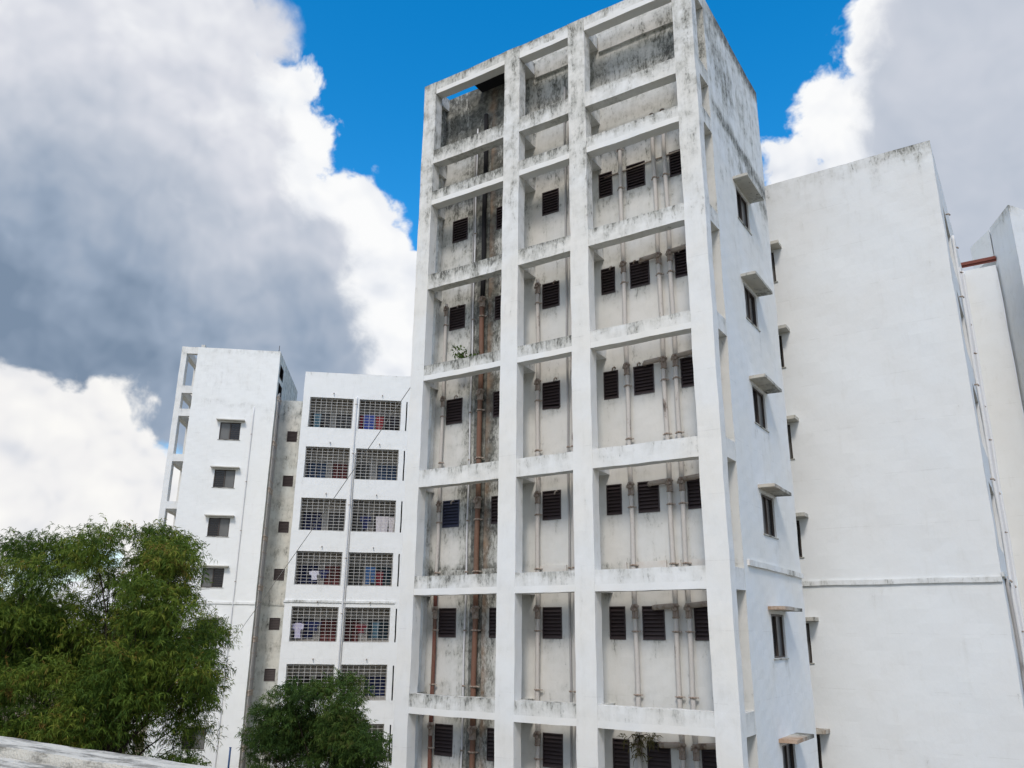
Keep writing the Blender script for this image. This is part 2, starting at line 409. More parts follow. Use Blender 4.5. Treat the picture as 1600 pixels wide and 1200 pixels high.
def joint_mesh(r, kind):
    k = (round(r, 3), kind)
    if k not in JOINT:
        mb = MB()
        if kind == 'joint':
            mb.tube([(0, 0, -.22), (0, 0, -.19), (0, 0, -.18), (0, 0, .05), (0, 0, .06), (0, 0, .10), (0, 0, .11), (0, 0, .14)], [r*1.25, r*1.5, r*1.22, r*1.3, r*1.65, r*1.65, r*1.25, r*1.2], 10)
            mb.tube([(0, 0, -.02), (.02, -r*1.5, .0), (.03, -r*2.0, .01)], [r*.9, r*.8, r*.85], 8)
            mb.tube([(-r*1.9, 0, .02), (-r*1.1, 0, .02)], [r*.7, r*.7], 8)
        else:
            mb.tube([(0, 0, -.022), (0, 0, .022)], [r*1.28]*2, 10)
            mb.box(-r*2., r*2., r*.2, r*.9, -.015, .015)
        JOINT[k] = mb.mesh(kind, 'joint')
    return JOINT[k]
def drain(parent, x, y, z0, z1, r, mat, joints=(), clamps=(), name='drain_pipe', bend=0.):
    mb = MB(); zs = list(np.arange(z0, z1, .8))+[z1]
    mb.tube([(x+.012*math.sin(z*1.7+x*3), y, z) for z in zs], r, 10)
    o = mb.build(name, mat, parent)
    for z in joints:
        if z0-.1 < z < z1+.1: link('pipe_joint', joint_mesh(r, 'joint'), o, (x, y, z+ZG))
    for z in clamps:
        if z0 < z < z1: link('pipe_clamp', joint_mesh(r, 'clamp'), o, (x, y, z+ZG))
    return o

def tower(label, loc, rz, near, seed):
    rng = random.Random(seed)
    T = thing('apartment_tower', label, 'building', loc, rz)
    k = 1. if near else .45
    # ---- grime maps, in tower coordinates
    def g_col(x, y, z): return k*(.10+.30*sm(z, -3., 7.)+.26*sm(z, 7.0, 7.98)+.10*np.sin(z*1.7+x*2.)**2*sm(z, -4, 5))
    def g_side(x, y, z):
        kk = k if near else .22
        ang = .62*np.exp(-((z-(4.25-.075*(y-1.4)))/.20)**2)*sm(y, 1.0, 1.6)
        drip = .38*np.clip(1-np.abs(z-(3.6-.07*y))/.9, 0, 1)*sm(y, 1.5, 4.5)
        return kk*(.07+.26*sm(z, -2, 7)+1.25*ang+1.2*drip+.95*sm(z, 7.3, 7.98)*sm(y, 1.3, 2.6)+.42*np.exp(-((z-5.9)/.8)**2-((y-2.6)/1.1)**2)+.35*np.exp(-((z-7.2)/.6)**2-((y-1.5)/.6)**2)+wdrip(y, z))
    def wdrip(y, z):
        a = 0.*z
        for zw in wz: a = a+.30*np.exp(-((y-wy1+.05)/.22)**2)*np.clip(1-(zw-wh-z)/.9, 0, 1)*(z < zw-wh)+.22*np.exp(-((y-wy0-.02)/.2)**2)*np.clip(1-(zw-wh-z)/.7, 0, 1)*(z < zw-wh)
        return a
    if near: wz = [2.40, -.81, -3.91, -6.95, -10.08, -13.2, -16.3]; wh = 1.09
    else: wz = [2.76, -.45, -3.62, -6.8, -9.95, -13.1, -16.2]; wh = 1.19
    wy0, wy1 = (3.02, 4.24) if near else (3.12, 4.45)
    def g_bay(x, y, z):
        strip = 1.2*np.exp(-((x-2.15)/np.where(x < 2.15, .6, .5))**2)*(.9+.3*np.sin(z*2.3+x*3)*np.sin(z*.9+1))*(1-.35*sm(z, -4, -12))
        top = sm(z, 5.0, 5.6)*np.where(x < 3.7, .60, np.where(x < 6.1, .40, .26))
        patch = .42*np.exp(-((x-8.8)/.5)**2-((z-6.4)/.8)**2)
        lowA = np.where(x < 3.6, .45, .05)*np.exp(-((z-3.75)/.4)**2)
        led = .62*np.where(x < 3.6, 1, .2)*np.exp(-((z+8.95)/.22)**2)
        up = .20*sm(z, -3, 4)+np.where(x < 3.6, .12, 0)
        gg = .14+strip+top+patch+lowA+led+up
        for b in BEAMS[2:9]:
            gg = gg+.34*np.where(x < 3.6, 1., .55)*np.exp(-((z-(b[1]-.05))/.16)**2)*(.6+.4*np.sin(x*5.1)**2)+.22*np.exp(-((z-b[0]-.12)/.15)**2)
        for zt in LV:
            for xc, w in LX: gg = gg+.30*np.exp(-((x-xc)/(w*.5))**2)*np.clip(1-(zt-.82-z)/.55, 0, 1)*(z < zt-.8)
        return k*gg
    def g_beam(x, y, z):
        f = np.zeros_like(z)
        for i, (t, bt) in enumerate(BEAMS):
            m_ = (z >= bt-.02) & (z <= t+.02); h = (z-bt)/(t-bt)
            lev = [.52, .66, .74, .62, .58, .30, .40, .42, .3][i]
            A = np.where(x < 3.5, 1., np.where(x < 5.9, .85, .62 if i < 4 else .5))
            f = np.where(m_, min(lev*1.45, .92)*A*(.34+.66*h**1.5)+.06, f)
        return k*f
    LV = [2.9-3.2*i for i in range(7)]; LV[3] = -6.74; LV[4] = -9.93; LV[5] = -13.1
    LX = [(.975, .63), (2.78, .64), (4.53, .60), (6.475, .45), (7.475, .60), (8.85, .60)]
    # ---- columns, beams, ties
    for i, (a, c) in enumerate(COLS):
        mb = MB(); mb.box(a, c, 0, FD, BOT, 7.98, .3); mb.build('column', 'frame_plaster', T, g_col, 0., True)
    for t, bt in BEAMS:
        for a, c in BAYS:
            mb = MB(); mb.box(a, c, .012, FD-.012, bt, t, .2)
            mb.build('beam', 'frame_plaster', T, g_beam, lambda x, y, z: .10+.0*z, True)
        for a, c in ((0., .3), (3.43, 3.975), (5.82, 6.35), (9.53, 9.862)):
            mb = MB(); mb.box(a, c, FD, WY, bt+.01, t-.01, .25); mb.build('tie_beam', 'frame_plaster', T, g_beam, 0., True)
    # ---- walls
    mb = MB()
    holes = [(xc-w/2, xc+w/2, zt-.82, zt) for zt in LV for xc, w in LX]
    skin(mb, (0, WY, 0), (1, 0, 0), (0, 0, 1), 0, TX, BOT, 7.98, holes, .2, .22, .21)
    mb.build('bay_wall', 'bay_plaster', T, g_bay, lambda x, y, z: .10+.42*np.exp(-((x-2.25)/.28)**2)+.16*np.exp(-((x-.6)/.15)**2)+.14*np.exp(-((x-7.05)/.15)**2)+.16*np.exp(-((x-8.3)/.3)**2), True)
    mb = MB()
    skin(mb, (TX, 0, 0), (0, 1, 0), (0, 0, 1), WY, TD, BOT, 7.98, [(wy0, wy1, z-wh, z) for z in wz], .2, .25, .001)
    mb.build('side_wall', 'wall_plaster' if near else 'bright_plaster', T, g_side, 0., True)
    mb = MB(); skin(mb, (0, 0, 0), (0, -1, 0), (0, 0, 1), -TD, -WY, BOT, 7.98, [], .2, .6); mb.build('far_side_wall', 'wall_plaster', T, g_side, 0., True)
    bz = [(7.2, 6.3), (5.9, 4.9), (4.3, 3.2)]
    mb = MB(); skin(mb, (TX, TD, 0), (-1, 0, 0), (0, 0, 1), 0, TX, BOT, 7.98, [(.5, 2., b_, a_) for a_, b_ in bz], .2, .4)
    mb.build('back_wall', 'link_plaster', T, lambda x, y, z: .30+.2*sm(z, 2, 8), 0., True)
    for a_, b_ in bz: louvre(T, TX-1.25, TD, a_, 1.5, a_-b_, rng, eu=(-1, 0, 0), single=False)
    mb = MB(); mb.box(.2, TX-.2, WY+.2, TD-.2, BOT, 7.2); mb.build('core', 'dark_core', T)
    mb = MB(); mb.box(.2, TX-.2, WY+.2, TD-.2, 7.2, 7.3); mb.build('roof', 'concrete', T, .6)
    # upstand behind the top beams, with its ledge
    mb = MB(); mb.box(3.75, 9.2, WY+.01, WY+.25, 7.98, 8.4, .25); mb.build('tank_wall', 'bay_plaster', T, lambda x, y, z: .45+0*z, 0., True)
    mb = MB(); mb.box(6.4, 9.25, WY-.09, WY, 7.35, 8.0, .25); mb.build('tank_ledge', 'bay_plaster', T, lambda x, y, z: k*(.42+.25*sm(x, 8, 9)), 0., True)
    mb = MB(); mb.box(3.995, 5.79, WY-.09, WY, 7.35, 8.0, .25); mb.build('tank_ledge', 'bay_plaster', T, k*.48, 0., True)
    if near:
        mb = MB(); mb.box(1.75, 3.3, FD+.05, WY, 7.72, 7.82, .3); mb.build('roof_slab', 'dark_core', T)
        for a, c in ((6.75, 6.80), (6.99, 7.9), (8.15, 8.28), (8.5, 9.25)):
            mb = MB(); mb.box(a, c, WY-.06, WY, -9.0, -8.82, .2); mb.build('skirting', 'bay_plaster', T, .2, .45, True)
        mb = MB(); mb.box(.62, 1.62, WY-.06, WY, -9.0, -8.84, .2); mb.build('skirting', 'bay_plaster', T, .75, .2, True)
        mb = MB(); mb.box(2.2, 3.3, WY-.06, WY, -9.0, -8.84, .2); mb.build('skirting', 'bay_plaster', T, .85, .2, True)
        mb = MB(); mb.box(4.17, 5.0, WY-.06, WY, -9.0, -8.82, .2); mb.build('skirting', 'bay_plaster', T, .2, .4, True)
    # ---- storey band on the side
    mb = MB(); mb.box(TX, TX+.06, 1.35 if near else WY, TD, -8.98, -8.84, .3)
    mb.build('storey_band', 'wall_plaster' if near else 'bright_plaster', T, lambda x, y, z: k*(.25+.5*np.exp(-((y-5.4)/.35)**2)), lambda x, y, z: k*.5*np.exp(-((y-1.4)/.4)**2), True)
    # ---- windows and sunshades
    greyl = [0, 1, 0, 1, 0, 1, 0]
    if not near: greyl = [1, 0, 0, 1, 0, 1, 0]
    for i, z in enumerate(wz):
        window(T, (TX, wy0, z), (0, 1, 0), wy1-wy0, wh, greyl[i], bars=not near)
        mb = MB(); a, c = (wy0-.24, wy1+.26); pr = .44 if near else .36; t_ = .085 if near else .06
        mb.box(TX, TX+pr, a, c, z+.09, z+.09+t_, .12)
        w_ = (.55+.12*min(i, 4)) if near else .12
        mb.build('sunshade', 'concrete', T, lambda x, y, z_: w_*(.5+.8*sm(y, c-.7, c))+.1*sm(x, TX+.3, TX+.44),
                 lambda x, y, z_, i=i: (.15+.12*i)*(.4+.6*sm(-y, -c, -a)) if near else .08+0*z_, True)
    # ---- louvred vents (48 slats a storey)
    for r, zt in enumerate(LV):
        for j, (xc, w) in enumerate(LX):
            louvre(T, xc, WY, zt, w, .82, rng, 'louvre_blue' if (near and r == 3 and j == 0) else 'louvre', single=near and r < 6, broken=(near and r == 2 and j == 2))
    # ---- pipes on the bay wall
    JZ = [b[1]-.42 for b in BEAMS[3:]]; CZ = [z for b in BEAMS[2:] for z in (b[1]-.95, b[1]-2.45)]
    py = WY-.13
    if near:
        drain(T, .60, py, -6.2, -.2, .055, 'pipe_cream', JZ, CZ)
        drain(T, .60, py, -9.45, -6.2, .055, 'pipe_cream', JZ, CZ)
        drain(T, .60, py, BOT, -9.45, .06, 'pipe_red', JZ, CZ)
        mb = MB(); mb.box(0., .2, .88, WY-.003, BOT, 7.98, .4); mb.build('corner_strip', 'wall_plaster', T, g_bay, 0., True)
        drain(T, 1.66, py+.05, BOT, 6.2, .028, 'pipe_white', (), CZ)
        drain(T, 1.585, py+.05, -2.5, 5.6, .022, 'pipe_grey', (), ())
        drain(T, 2.07, py-.02, -.45, 6.6, .075, 'dark_core', (), ())
        drain(T, 2.07, py-.02, BOT, -.45, .08, 'pipe_rust', JZ, CZ)
        mb = MB(); mb.box(1.78, 2.20, WY-.03, WY, BOT, 6.3, .25); mb.build('chase', 'bay_plaster', T, lambda x, y, z: np.where(x < 2.0, 1.5, 1.2)-.35*sm(-z, 10, 14), 0., True)
        drain(T, 4.14, py, BOT, -.15, .062, 'pipe_cream', JZ, CZ)
        drain(T, 5.13, py+.03, BOT, 6.5, .032, 'pipe_grey', (), CZ[1::2])
        drain(T, 5.27, py+.03, BOT, 5.2, .038, 'pipe_cream', (), CZ[1::2])
        for x, zt in ((7.03, 3.95), (8.12, 4.32), (8.46, 4.35)):
            drain(T, x, py, BOT, zt, .062, 'pipe_cream', JZ, CZ+[zt-.05, zt-.5])
        for b in BEAMS[3:]:
            z = b[1]-.34
            mb = MB(); mb.tube([(7.52, WY-.02, z-.03), (7.58, py, z-.03), (8.1, py, z)], .07, 9)
            mb.build('branch_pipe', 'joint', T)
            mb = MB(); mb.tube([(8.48, py, z), (9.1, py, z+.06), (9.18, WY, z+.06)], .07, 9); mb.build('branch_pipe', 'joint', T)
        mb = MB(); mb.tube([(6.45, WY-.03, 2.72), (9.2, WY-.03, 2.86)], .022, 6); mb.build('service_pipe', 'joint', T)
        for i in (3, 4, 5):
            z = BEAMS[i][1]-.32
            for x in (1.08, 4.72, 6.62, 7.38, 8.75)[:5 if i < 5 else 2]:
                mb = MB(); mb.tube([(x, WY, z), (x, WY-.08, z+.01), (x-.03, WY-.11, z-.03), (x-.04, WY-.11, z-.10)], .022, 6); mb.build('waste_spout', 'joint', T)
    else:
        drain(T, .9, py, BOT, 5., .06, 'pipe_cream', (), CZ); drain(T, 7.5, py, BOT, 4., .06, 'pipe_cream', (), CZ)
        # white rain pipe down the side, dark pipes on the back by the link wall
        drain(T, TX+.05, 5.2, BOT, 3.9, .038, 'pipe_clean', (), [2.-3.2*i for i in range(7)])
        for x, r_, zt, mt in ((9.72, .04, 4.9, 'pipe_grey'), (9.35, .06, 5.1, 'pipe_grey'), (8.95, .045, 1.5, 'pipe_grey'), (8.6, .06, 5.0, 'pipe_grey')):
            drain(T, x, TD+.12, BOT, zt, r_, mt, [4.7-3.15*i for i in range(8)], [3.6-1.55*i for i in range(15)])
        mb = MB(); mb.tube([(TX-.1, TD-.12, 7.98), (TX-.1, TD-.12, 8.42)], .02, 6); mb.tube([(TX-.25, TD-.12, 8.02), (TX+.05, TD-.12, 8.02)], .015, 6); mb.build('antenna', 'frame', T)
    return T

# ------------------------------------------------------------------ the block of rooms with grilled balconies
BX = 14.93
def block(label, loc, rz, y0, yend, near, seed, link_x0=0.):
    rng = random.Random(seed); B = thing('apartment_block', label, 'building', loc, rz)
    pl = 'block_plaster' if near else 'bright_plaster'; top = 5.0
    def g_front(x, y, z): return .05+.46*sm(z, 4.0, 5.)*sm(x, 12.5, 14.8)+.24*sm(z, 4.1, 5.)+.05*sm(z, 0, 5)+.2*np.exp(-((z+9.25)/.15)**2)
    WZ = [2.35-3.145*i for i in range(7)]
    mb = MB(); skin(mb, (0, y0, 0), (1, 0, 0), (0, 0, 1), 5., BX, BOT, top, [(8.3, 9.62, z-1.15, z) for z in WZ], .2, .4, .21)
    mb.build('end_wall', pl, B, g_front, 0., True)
    for i, z in enumerate(WZ):
        window(B, (8.3, y0, z), (1, 0, 0), 1.32, 1.15, i % 2)
        mb = MB(); mb.box(8.05, 9.92, y0-.5, y0, z+.06, z+.17, .15); mb.build('sunshade', 'concrete' if near else pl, B, .15+.10*i*near, .10*i*near, True)
    ZT = [3.36-3.145*i for i in range(7)]; H = 1.93
    bays = [(9.47, 12.13), (12.50, 15.10), (16.2, 18.7)]
    holes = [(a, c, z-H, z) for z in ZT for a, c in bays]+[(15.41, 15.49, z-H, z-.05) for z in ZT]
    mb = MB(); skin(mb, (BX, 0, 0), (0, 1, 0), (0, 0, 1), y0, yend, BOT, top, holes, .2, .45, .001)
    mb.build('balcony_facade', pl, B, lambda x, y, z: .06+.10*sm(z, 4.5, 5.)+sum(.16*np.exp(-((z-(q-H-.12))/.15)**2) for q in ZT), 0., True)
    mb = MB(); mb.box(BX, BX+.06, y0-.06, 15.35, -8.98, -8.86, .4); mb.build('storey_band', pl, B, .35, 0., True)
    mb = MB(); mb.box(5.0, BX, y0-.06, y0, -9.12, -8.98, .4); mb.build('storey_band', pl, B, .3, 0., True)
    mb = MB(); mb.box(5.02, 13.2, y0+.2, yend-.02, BOT, 4.3); mb.build('core', 'dark_core', B)
    mb = MB(); mb.box(5.02, BX-.2, y0+.2, yend-.02, 4.3, 4.5); mb.build('roof', 'concrete', B, .4)
    mb = MB(); mb.box(5.0, BX, yend-.02, yend+.2, BOT, top, 1.); mb.build('rear_wall', pl, B, .1)
    mb = MB(); mb.box(4.8, 5.0, y0, yend+.2, BOT, top, 1.); mb.build('rear_side_wall', pl, B, .1)
    mb = MB(); mb.box(13.2, BX-.2, 15.38, 15.52, BOT, 4.3); mb.build('slot_back', 'dark_core', B)
    # balcony recess: one mesh per bay, shared by all storeys
    for a, c in bays:
        mb = MB(); xb = 13.4; e = .12
        mb.grid((xb, a-e, -H-.9), (0, 1, 0), (0, 0, 1), [0, c-a+2*e], [0, H+1.0])
        mb.grid((xb, a-e, -H-.9), (0, 0, 1), (1, 0, 0), [0, H+1.0], [0, BX-.2-xb]); mb.grid((xb, c+e, -H-.9), (1, 0, 0), (0, 0, 1), [0, BX-.2-xb], [0, H+1.0])
        mb.grid((xb, a-e, -H-.9), (1, 0, 0), (0, 1, 0), [0, BX-.2-xb], [0, c-a+2*e])
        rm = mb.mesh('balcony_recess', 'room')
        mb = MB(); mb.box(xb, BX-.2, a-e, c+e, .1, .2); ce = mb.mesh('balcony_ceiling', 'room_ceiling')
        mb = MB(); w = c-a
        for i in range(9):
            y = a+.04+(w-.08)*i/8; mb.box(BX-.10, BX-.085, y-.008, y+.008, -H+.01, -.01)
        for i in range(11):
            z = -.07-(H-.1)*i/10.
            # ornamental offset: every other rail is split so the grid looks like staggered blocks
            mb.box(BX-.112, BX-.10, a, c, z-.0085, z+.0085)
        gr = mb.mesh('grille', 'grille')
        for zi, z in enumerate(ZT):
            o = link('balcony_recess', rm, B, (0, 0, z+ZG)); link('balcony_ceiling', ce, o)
            link('grille', gr, B, (0, 0, z+ZG))
    def door(y, z, w, mat, kind):
        mb = MB(); h0 = -2.75 if kind == 'door' else -1.75; zt = -.66
        mb.box(13.40, 13.45, y, y+w, h0, zt); me = mb.mesh('balcony_'+kind, mat)
        o = link('balcony_'+kind, me, B, (0, 0, z+ZG))
        mb = MB(); t = .05
        for yy in (y, y+w-t, y+w/2-t/2): mb.box(13.45, 13.475, yy, yy+t, h0, zt-t)
        mb.box(13.45, 13.475, y, y+w, zt-t, zt); link('frame', mb.mesh('frame', 'frame'), o)
    mar, navy, drk, blu, tea = 'door_maroon', 'curtain_navy', 'pane_dark', 'curtain_blue', 'curtain_teal'
    PAT = [(drk, drk, drk, drk), (blu, mar, drk, blu), (navy, drk, drk, drk), (navy, mar, drk, tea), (navy, mar, mar, tea), (drk, drk, drk, navy), (drk, mar, drk, drk)]
    for zi, z in enumerate(ZT):
        q = PAT[zi]
        door(9.48, z, 1.18, q[0], 'window'); door(11.02, z, .95, q[1], 'door'); door(12.42, z, .86, q[2], 'door'); door(13.80, z, 1.22, q[3], 'window')
        door(16.4, z, .9, mar if zi % 3 == 1 else drk, 'door'); door(17.6, z, .95, navy if zi % 2 else drk, 'window')
        # little waste spouts over each opening
        for y in (10.9, 13.9):
            mb = MB(); mb.tube([(BX-.02, y, z+.30), (BX+.10, y, z+.30), (BX+.13, y, z+.24)], .03, 6); mb.build('waste_spout', 'joint', B)
    drain(B, BX+.055, 12.33, BOT, 3.45, .052, 'pipe_clean', (), [] if near else [3.-3.145*i for i in range(7)])
    drain(B, BX+.05, 12.46, BOT, -.1, .02, 'pipe_grey', (), ())
    if near:
        drain(B, BX+.08, 15.9, BOT, 3.45, .06, 'pipe_clean'); drain(B, BX+.10, 12.42, BOT, 2.2, .05, 'pipe_white', (), [2.-3.1*i for i in range(7)])
        drain(B, BX+.06, 9.25, BOT, -8.9, .05, 'pipe_grey', (), ())
    # recessed link between tower and block, with its column of vents
    lx = 7.75; ltop = 5.05
    LZ = [2.82-3.145*i for i in range(7)]
    mb = MB(); skin(mb, (lx, 0, 0), (0, 1, 0), (0, 0, 1), TD+.005, y0, BOT, ltop, [(7.2-(9.0-y0)*.35, 7.88-(9.0-y0)*.35, z-.75, z) for z in LZ], .2, .35)
    mb.build('link_wall', 'link_plaster', B, lambda x, y, z: .26+.12*sm(z, 2, 5)+.2*np.sin(z*2)**2, lambda x, y, z: .15+0*z, True)
    yc = 7.54-(9.0-y0)*.35
    for z in LZ: louvre(B, lx, yc, z, .68, .75, rng, eu=(0, 1, 0), single=False, nsl=7)
    mb = MB(); mb.box(.5, lx-.2, TD+.21, y0-.01, BOT, 4.6); mb.build('link_core', 'dark_core', B)
    mb = MB(); mb.box(lx, lx+.05, TD+.22, y0-.01, -8.98, -8.88, .4); mb.build('storey_band', 'link_plaster', B, .5, 0., True)
    return B
M['door_maroon'] = plain('maroon_door', (.16, .035, .035), .6)
M['curtain_navy'] = plain('navy_curtain', (.03, .04, .11), .8, .1, var=.4, scale=4)
M['curtain_blue'] = plain('blue_curtain', (.07, .11, .19), .8, .1, var=.4, scale=4)
M['curtain_teal'] = plain('teal_curtain', (.04, .07, .09), .8, .1, var=.4, scale=4)

LROT = math.radians(-49.6); LORG = (-37.707, 20.159, 0)
tower('tall grimy white tower with an open grid frame and rusty pipes, nearest building', (0, 0, 0), 0, True, 3)
block('big plain white end wall and slab block to the right of the grimy tower', (0, 0, 0), 0, 7.95, 20., True, 5)
tower('cleaner white tower with sunshaded windows behind the trees, farthest left building', LORG, LROT, False, 7)
block('white block with grilled balconies between the two towers', LORG, LROT, 9.05, 21., False, 9)

# ------------------------------------------------------------------ third building at the right edge
def right_block():
    B = thing('stair_block', 'grey white tall block with peaked roofline and red steel beam, far right edge', 'building', (16.2, 20.2, 0))
    ox, oy = 16.2, 20.2
    P = [(16.22, 20.3), (17.02, 18.35), (19.6, 22.3), (18.3, 25.5)]      # footprint of the tall part
    mb = MB(); zt = 7.05
    for (ax, ay), (bx, by) in zip(P, P[1:]+P[:1]):
        L = math.hypot(bx-ax, by-ay); n = max(2, int(L/.5))
        mb.grid((ax-ox, ay-oy, 0), ((bx-ax)/L, (by-ay)/L, 0), (0, 0, 1), [L*i/n for i in range(n+1)], stops(BOT, zt, [], .6))
    mb.build('wall', 'wall_plaster', B, lambda x, y, z: .1+.5*sm(z, 6.5, 7.)*np.exp(-((x-.8)/.4)**2), 0., True)
    mb = MB(); mb.face([(x-ox, y-oy, zt-.25) for x, y in P]); mb.build('roof', 'concrete', B, .4)
    mb = MB(); mb.box(14.95-ox, 16.2-ox, 20.05-oy, 24-oy, BOT, 5.15, .6); mb.build('lower_wall', 'block_plaster', B, lambda x, y, z: .05+.25*np.exp(-((z+.5)/.2)**2), 0., True)
    # cantilevered box on top, with a dark soffit
    mb = MB(); Q = [(16.18, 20.4), (15.33, 21.9), (15.55, 22.6), (16.7, 22.2)]
    for (ax, ay), (bx, by) in zip(Q, Q[1:]+Q[:1]):
        mb.face([(ax-ox, ay-oy, 5.75), (ax-ox, ay-oy, zt-.02), (bx-ox, by-oy, zt-.02), (bx-ox, by-oy, 5.75)])
    mb.face([(x-ox, y-oy, 5.75) for x, y in Q]); mb.face([(x-ox, y-oy, zt-.02) for x, y in Q])
    mb.build('overhang', 'bright_plaster', B, .1)
    mb = MB(); mb.box(14.85-ox, 16.25-ox, 20.1-oy, 20.24-oy, 5.46, 5.60); mb.box(14.85-ox, 16.25-ox, 20.16-oy, 20.18-oy, 5.36, 5.46)
    mb.build('steel_beam', 'beam_red', B)
right_block()

# ------------------------------------------------------------------ parapet of the roof the photograph is taken from
def parapet():
    m, b, p = new_mat('coping_plaster'); oc = b.n.new('ShaderNodeTexCoord').outputs['Object']
    st = b.noise(b.scalev(oc, (.9, 5, 5)), 1.6, 6, .7); n = b.noise(oc, 7, 5, .7); f = b.noise(oc, 40, 3, .6)
    c = b.mix(n, (.47, .45, .40, 1), (.66, .64, .58, 1))
    t = b.add(b.mul(st, .7), b.add(b.mul(n, .25), b.mul(f, .12)))
    c = b.mix(b.mul(b.step(t, .49, .62), .8), c, (.13, .125, .11, 1))
    setp(b, p, c, .9, .2)
    bm = b.n.new('ShaderNodeBump'); bm.inputs['Strength'].default_value = .6; bm.inputs['Distance'].default_value = .02
    b.put(bm.inputs['Height'], b.add(n, f)); b.l.new(bm.outputs[0], p.inputs['Normal'])
    T = thing('roof_parapet', 'weathered white parapet with black streaks in the lower left corner', 'parapet', (0, -14.6, 0))
    z = -11.7
    def strip(name, y0, y1, z0, z1, parent=T):
        mb = MB(); mb.box(-9, 34, y0+14.6, y1+14.6, z0, z1, .14 if z1-z0 < .5 else None)
        v = []
        for x, y, q in mb.v:
            v.append((x, y+.004*math.sin(x*2.1+q*9)+.003*math.sin(x*7.3+1+y*3), q+.003*math.sin(x*3.1+y*8)+.002*math.sin(x*8.7+2)))
        mb.v = v if z1-z0 < .5 else mb.v
        return mb.build(name, m, parent)
    strip('coping', -14.40, -14.02, z-.19, z)
    strip('ledge', -14.84, -14.45, z-.2, z-.075)
    strip('wall', -14.76, -14.12, BOT, z-.16)
    mb = MB(); mb.box(-9, 34, -14.6, -.17, BOT, z-1.0); mb.build('roof_terrace', 'concrete', T, .4)
parapet()

# ------------------------------------------------------------------ foliage
def leaf_mat(name, stops_):
    m, b, p = new_mat(name)
    at = b.n.new('ShaderNodeAttribute'); at.attribute_name = 'tone'
    c = b.ramp(at.outputs['Fac'], stops_)
    setp(b, p, c, .65, .14)
    tr = b.n.new('ShaderNodeBsdfTranslucent'); b.put(tr.inputs['Color'], b.mix(.5, c, (.16, .22, .03, 1)))
    ms = b.n.new('ShaderNodeMixShader'); ms.inputs[0].default_value = .22
    b.l.new(p.outputs[0], ms.inputs[1]); b.l.new(tr.outputs[0], ms.inputs[2])
    b.l.new(ms.outputs[0], b.n['Material Output'].inputs['Surface'])
    return m
M['leaf'] = leaf_mat('sickle_leaf', [(0., (.034, .070, .012)), (.45, (.092, .145, .020)), (.78, (.165, .205, .028)), (.93, (.22, .205, .036)), (1., (.20, .13, .035))])
M['leaf_dark'] = leaf_mat('dark_sickle_leaf', [(0., (.016, .038, .012)), (.5, (.050, .102, .024)), (.85, (.095, .150, .030)), (1., (.09, .10, .03))])
M['leaf_bush'] = leaf_mat('bush_leaf', [(0., (.025, .05, .012)), (.5, (.05, .09, .02)), (1., (.09, .13, .03))])
M['leaf_dry'] = leaf_mat('dry_leaf', [(0., (.05, .045, .018)), (.5, (.09, .075, .03)), (1., (.13, .11, .05))])
M['bark'] = plain('bark', (.045, .034, .027), .9, .1, var=.4, scale=6)
def quads_mesh(name, V, tone, mat):
    """V: n x 6 x 3 (two quads a leaf)"""
    n = len(V); me = bpy.data.meshes.new(name)
    me.vertices.add(n*6); me.vertices.foreach_set('co', V.reshape(-1).astype(np.float32))
    idx = (np.arange(n)[:, None]*6+np.array([0, 1, 3, 2, 2, 3, 5, 4])).reshape(-1)
    me.loops.add(n*8); me.loops.foreach_set('vertex_index', idx.astype(np.int32))
    me.polygons.add(n*2); me.polygons.foreach_set('loop_start', np.arange(0, n*8, 4, dtype=np.int32))
    me.polygons.foreach_set('loop_total', np.full(n*2, 4, np.int32))
    at = me.attributes.new('tone', 'FLOAT', 'POINT'); at.data.foreach_set('value', np.repeat(tone, 6).astype(np.float32))
    me.materials.append(M[mat]); me.update(calc_edges=True); return me
def unit(a): return a/np.maximum(np.linalg.norm(a, axis=-1, keepdims=True), 1e-9)
